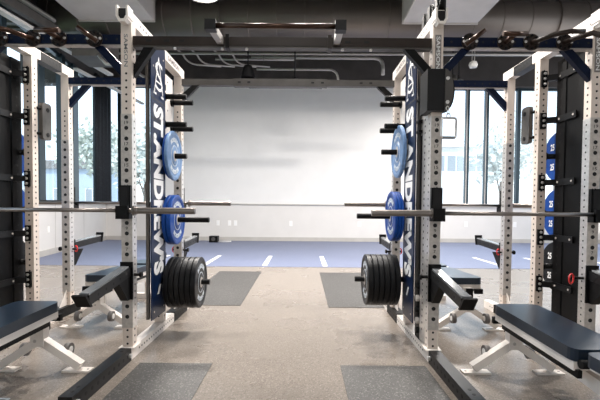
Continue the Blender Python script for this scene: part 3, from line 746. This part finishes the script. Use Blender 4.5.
# ------------------------------------------------------------------ ceiling services
def box_duct(x0, x1, y0, y1, z0, z1, label):
    t = thing('sheet_metal_duct', label, 'duct', ((x0+x1)/2, y0, z0))
    b = MB(); b.box(x0, x1, y0, y1, z0, z1, 'duct_light'); b.build('duct_body', t, .01)
    for yy in (y1-.03, y1-2.6):
        b = MB(); e = .018
        b.box(x0-e, x1+e, yy-.015, yy+.015, z0-e, z1+e, 'duct_light'); b.build('duct_flange', t)
    return t
box_duct(-4.51, -3.01, 3.2, 8.2, 4.85, 5.45, 'large rectangular sheet metal duct overhead at upper left')
box_duct(2.0, 3.49, 3.2, 8.2, 4.85, 5.45, 'large rectangular sheet metal duct overhead at upper right')
b = MB(); seg = 40; cyy, czz, rr = 8.62, 5.10, .41
b.cyl((-5.4, cyy, czz), (9.8, cyy, czz), rr, 'duct_dark', seg)
x = -5.2
i = 0
while x < 9.7:
    b.lathe((x, cyy, czz), (1, 0, 0), [(-.012, rr), (-.010, rr+.008 + (.010 if i % 6 == 0 else -.005)), (.010, rr+.008 + (.010 if i % 6 == 0 else -.005)), (.012, rr)], 'duct_dark', seg); x += .58; i += 1
tag(b.build('round_duct', org=(2, cyy, czz)), 'dark round ribbed air duct crossing the room overhead', 'duct')
def pipe(pts, r, m, label, name='conduit', grp='ceiling conduits'):
    b = MB(); b.tube(pts, r, m, 10); q = pts[0]; q2 = pts[1]
    b.cyl((q[0]*.9+q2[0]*.1, q[1]*.9+q2[1]*.1, q[2]*.9+q2[2]*.1), (q[0]*.9+q2[0]*.1, q[1]*.9+q2[1]*.1, ZC), .006, 'steel_dark', 6); o = b.build(name, org=pts[0]); return tag(o, label, 'pipe', grp)
pipe([(-4.6, 9.5, 4.70), (9.7, 9.5, 4.76)], .028, 'conduit', 'long thin light conduit running across the room behind the round duct')
pipe([(-2.3, 10.6, 4.98), (-.2, 10.6, 4.98)], .03, 'conduit', 'short straight dark conduit left of the hanging black lamp', grp=None)
def arc(p, q, c, n=5): return [tuple(Vector(p).lerp(Vector(c), t/n).lerp(Vector(c).lerp(Vector(q), t/n), t/n)) for t in range(n+1)]
pipe([(-1.2, 10.4, 4.66)] + arc((.65, 10.4, 4.66), (.9, 10.4, 4.40), (.9, 10.4, 4.66)) + [(.9, 10.4, 4.22)], .03, 'conduit', 'conduit with a downward bend above the middle of the far wall')
pipe([(-1.4, 10.9, 5.15)] + arc((1.9, 10.9, 5.15), (2.15, 10.9, 4.9), (2.15, 10.9, 5.15)) + [(2.15, 10.9, 4.7)], .05, 'conduit', 'thick conduit bending down right of centre near the far wall')
for i, xx in enumerate((-3.1, -2.75, -2.2, -1.85)):
    pipe([(xx-.5, 8.9, 5.45)] + [(xx-.1, 9.9, 5.05)] + arc((xx+.1, 10.1, 4.9), (xx+.5, 10.3, 4.72), (xx+.15, 10.3, 4.72)) + [(xx+1.0, 10.35, 4.70)], .022, 'conduit', ('leftmost', 'second', 'third', 'rightmost')[i] + ' of four bent conduits left of the hanging lamp')
# upper left beams
def beam(a, b_, w_, h_, m, label, name='ceiling_beam'):
    b = MB(); b.bar(a, b_, w_, h_, m); return tag(b.build(name, bevel=.004, org=a), label, 'beam')
beam((-5.17, 6.6, 4.42), (-4.86, 10.2, 4.42), .14, .05, 'beam_light', 'pale ceiling rail slanting along the left windows')
beam((-5.12, 6.6, 4.62), (-4.95, 8.1, 4.62), .12, .16, 'steel_dark', 'dark deep beam above the pale rail at upper left')
pipe([(-5.26, 6.8, 4.9), (-4.86, 10.2, 4.9), (-4.6, 12.4, 4.9)], .045, 'conduit', 'pale pipe running beside the big duct at upper left', grp=None)
pipe([(-5.30, 6.8, 4.78), (-5.08, 9.6, 4.78)], .02, 'conduit', 'very thin conduit below the pale pipe at upper left', grp=None)
beam((-5.3, 9.4, 4.30), (-5.0, 12.6, 4.30), .10, .05, 'beam_light', 'short pale rail near the left corner of the ceiling')
t = thing('fan_coil_unit', 'grey box unit with a pipe hanging above the left rack', 'air unit', (-4.3, 8.6, 4.4))
MB().box(-4.75, -4.1, 8.3, 9.0, 4.20, 4.62, 'steel_dark').build('casing', t, .01)
MB().tube([(-4.2, 8.3, 4.2), (-4.0, 8.2, 4.0), (-3.7, 8.2, 3.95), (-3.6, 8.4, 4.1)], .03, 'conduit').build('hose', t)
# hanging fixtures
t = thing('pendant_light_bar', 'black linear light bar hanging before the pale far wall', 'lamp', (-.40, 9.3, 3.86))
MB().box(-1.25, .44, 9.25, 9.35, 3.86, 3.94, 'black_paint').box(-1.23, .42, 9.255, 9.345, 3.855, 3.86, 'lip_rubber').build('housing', t, .004)
MB().cyl((-.19, 9.3, 3.94), (-.19, 9.3, 6.0), .018, 'black_paint', 8).build('rod', t)
MB().cyl((-.19, 9.3, 4.02), (-.19, 9.3, 4.12), .10, 'black_paint', 16, r2=.03).build('canopy', t)
t = thing('pendant_lamp', 'black bell-shaped lamp hanging on a rod left of centre', 'lamp', (-1.27, 9.3, 4.08))
b = MB(); b.lathe((-1.27, 9.3, 4.08), (0, 0, 1), [(0, .16), (.01, .17), (.22, .12), (.28, .09), (.30, .02)], 'black_paint', 28); b.build('lamp_shade', t)
MB().cyl((-1.27, 9.3, 4.37), (-1.27, 9.3, 6.0), .016, 'black_paint', 8).build('rod', t)
t = thing('spot_lamp', 'small pale globe lamp hanging on twin rods above the right rack', 'lamp', (3.95, 9.4, 4.40))
b = MB(); b.lathe((3.95, 9.4, 4.38), (0, 0, 1), [(0, .02), (.02, .08), (.08, .10), (.14, .08), (.17, .03)], 'beam_light', 20); b.build('lamp_head', t)
MB().cyl((3.92, 9.4, 4.5), (3.92, 9.4, 6.0), .008, 'conduit', 6).cyl((3.98, 9.4, 4.5), (3.98, 9.4, 6.0), .008, 'conduit', 6).build('rod', t)
t = thing('sprinkler_drop', 'thin dark rod hanging above the right rack, left of the twin rods', 'pipe', (3.62, 9.4, 4.1))
MB().cyl((3.62, 9.4, 4.18), (3.62, 9.4, 6.0), .014, 'black_paint', 8).build('rod', t); MB().cyl((3.62, 9.4, 4.10), (3.62, 9.4, 4.19), .05, 'black_paint', 12, r2=.02).build('head', t)

# high bay lamps; the first one shows at the top edge of the frame
def high_bay(x, y, z, label, power, first=None):
    t = thing('high_bay_lamp', label, 'lamp', (x, y, z), 0, 'high bay lamps')
    b = MB(); b.lathe((x, y, z), (0, 0, 1), [(.02, .05), (.02, .25), (-.02, .26), (-.02, .27), (.05, .27), (.09, .12), (.20, .10), (.20, .0)], 'grey_steel', 28); b.build('housing', t)
    b = MB(); b.cyl((x, y, z-.005), (x, y, z+.015), .245, 'lamp_glow', 28); b.build('diffuser', t)
    MB().cyl((x, y, z+.2), (x, y, ZC), .012, 'black_paint', 8).build('rod', t)
    l = bpy.data.lights.new('bay', 'AREA'); l.shape = 'DISK'; l.size = .5; l.energy = power; l.color = (1, .94, .88)
    o = bpy.data.objects.new('bay_light', l); C.objects.link(o); o.location = (x, y, z-.03)
high_bay(-1.63, 6.55, 4.56, 'bright round high bay lamp hanging at the top edge, left of centre', 250)
for (x, y, p) in ((.9, 6.5, 240), (5.3, 7.0, 170), (.75, 3.75, 65), (-1.15, 3.75, 65), (4.8, 2.6, 35), (-.3, -.6, 40)):  # unseen lamps; the strongest are added to brighten the far wall
    high_bay(x, y, 4.95, 'unseen round high bay lamp above the top edge of the frame', p)
high_bay(3.92, 10.6, 4.40, 'bright high bay lamp just behind the rear blue beam of the right rack', 110)

# ------------------------------------------------------------------ outside
struct(MB().box(-90, 90, FW+.3, 120, -.5, -.15, 'paving').box(-90, -9.2, -40, FW+.3, -.5, -.15, 'grass').build('ground'))
def building(x0, x1, y, d, h, m, label, rows, wx, ww, wh, roof=.5):
    t = thing('building', label, 'building', ((x0+x1)/2, y, -.15))
    MB().box(x0, x1, y, y+d, -.15, h, m).build('wall', t)
    MB().box(x0-.4, x1+.4, y-.4, y+d, h, h+roof, 'roof_grey' if roof > .3 else 'stucco').build('roof', t)
    for z in rows:
        x = x0+wx*.5
        while x+ww < x1:
            f = MB().box(x-.08, x+ww+.08, y-.05, y, z-.08, z+wh+.08, 'letter_white').build('window', t)
            q = MB().box(x, x+ww, y-.07, y-.05, z, z+wh, 'pane_dark'); q.box(x+ww/2-.04, x+ww/2+.04, y-.09, y-.07, z, z+wh, 'letter_white'); q.build('pane', f)
            x += wx
    return t
building(12.0, 19.5, 42, 9, 7.4, 'stucco', 'long white building across the yard, seen through the right windows', (4.9,), 2.1, 1.8, 1.6, .3)
building(-36, -22, 44, 9, 5.0, 'stucco_blue', 'pale blue-grey house beyond the trees on the left', (1.2,), 3.5, 1.5, 1.6, .9)
def tree(x, y, h, r, m, label, seed, n=900, leaf=.22):
    rnd = random.Random(seed); t = thing('tree', label, 'tree', (x, y, -.15), 0, 'trees outside the windows')
    b = MB(); b.cyl((x, y, -.15), (x, y, h*.55), .14, 'bark', 10, r2=.08)
    cs = []
    for i in range(9):
        a = rnd.random()*2*PI; q = (x+math.cos(a)*r*.65*rnd.random(), y+math.sin(a)*r*.65, h*(.55+.38*rnd.random())); cs.append(q)
        b.cyl((x, y, h*(.25+.03*i)), q, .05, 'bark', 6, r2=.02)
    b.build('trunk', t)
    b = MB()
    for i in range(n):
        c = rnd.choice(cs); d = Vector((rnd.gauss(0, 1), rnd.gauss(0, 1), rnd.gauss(0, .9))); p = Vector(c) + d*(r*.28)
        u = Vector((rnd.gauss(0, 1), rnd.gauss(0, 1), rnd.gauss(0, 1))).normalized()*leaf; v = u.orthogonal().normalized()*leaf*.6
        b._poly([p-u, p+v, p+u, p-v], [(0, 1, 2, 3)], m)
    b.build('foliage', t, recalc=False)
tree(11.9, 24, 6.2, 1.9, 'leaf_pale', 'loose leafy tree beyond the right windows', 1)
tree(17.0, 27, 6.6, 2.0, 'leaf_pale', 'leafy tree beyond the windows near the right edge', 2)
tree(-22, 26.5, 6.5, 2.6, 'leaf_pale', 'whitened green tree beyond the left wall windows, nearer the camera side', 3)
tree(-16, 31, 7.0, 2.4, 'leaf', 'green tree beyond the left corner windows', 4)
tree(-10.6, 27, 6.0, 2.0, 'leaf_pale', 'pale tree beyond the window beside the left banner', 5)
tree(-27, 25, 7, 2.8, 'leaf', 'dark green tree beyond the far left windows', 6)

# ------------------------------------------------------------------ light
wd = bpy.data.worlds.new('sky'); bpy.context.scene.world = wd; wd.use_nodes = True; nt = wd.node_tree
bg = nt.nodes['Background']; tc = nt.nodes.new('ShaderNodeTexCoord'); sp = nt.nodes.new('ShaderNodeSeparateXYZ'); r = nt.nodes.new('ShaderNodeValToRGB')
nt.links.new(tc.outputs['Generated'], sp.inputs[0]); nt.links.new(sp.outputs['Z'], r.inputs['Fac']); nt.links.new(r.outputs['Color'], bg.inputs['Color'])
r.color_ramp.elements[0].position = 0; r.color_ramp.elements[0].color = (.96, .98, 1, 1)
r.color_ramp.elements[1].position = .6; r.color_ramp.elements[1].color = (.55, .74, 1, 1)
e = r.color_ramp.elements.new(.12); e.color = (.78, .88, 1, 1)
bg.inputs['Strength'].default_value = 1.7
su = bpy.data.lights.new('sun', 'SUN'); su.energy = 2.2; su.angle = .02; su.color = (1, .95, .88)
o = bpy.data.objects.new('sun', su); C.objects.link(o); o.rotation_euler = Euler((math.radians(38), 0, math.radians(20)))
# daylight portals just outside the glazing
def portal(loc, rot, sx, sy):
    l = bpy.data.lights.new('portal', 'AREA'); l.shape = 'RECTANGLE'; l.size = sx; l.size_y = sy; l.cycles.is_portal = True
    o = bpy.data.objects.new('portal', l); C.objects.link(o); o.location = loc; o.rotation_euler = rot
portal(((WR0+WR1)/2, FW+.25, 3.1), Euler((math.radians(-90), 0, 0)), 5.6, 3.9)
portal(((WL0+WL1)/2, FW+.25, 3.1), Euler((math.radians(-90), 0, 0)), 1.5, 3.9)
portal((lwx(5)-.3, 5, 3.0), Euler((math.radians(90), 0, math.radians(-90)+.162)), 16.4, 3.7)
portal((10.3, 6.4, 3.1), Euler((math.radians(90), 0, math.radians(90))), 13.2, 3.9)
bpy.context.scene.cycles.max_bounces = 8
bpy.context.scene.cycles.sample_clamp_indirect = 6

# ------------------------------------------------------------------ camera
cam = bpy.data.cameras.new('camera'); cam.sensor_width = 36; cam.lens = 24.0
co = bpy.data.objects.new('camera', cam); C.objects.link(co)
th = .0304; roll = .008
co.location = (0, 0, H)
M = Matrix.Rotation(PI/2 - th, 4, 'X') @ Matrix.Rotation(roll, 4, 'Z')
co.matrix_world = Matrix.Translation((0, 0, H)) @ M
cam.shift_x = -2/600; cam.shift_y = 18/600
cam.clip_end = 300
bpy.context.scene.camera = co
vs = bpy.context.scene.view_settings
vs.view_transform = 'Standard'; vs.look = 'None'; vs.gamma = 1; vs.use_curve_mapping = False; vs.exposure = 0.54
for o in bpy.data.objects:
    if '_o' in o: del o['_o']
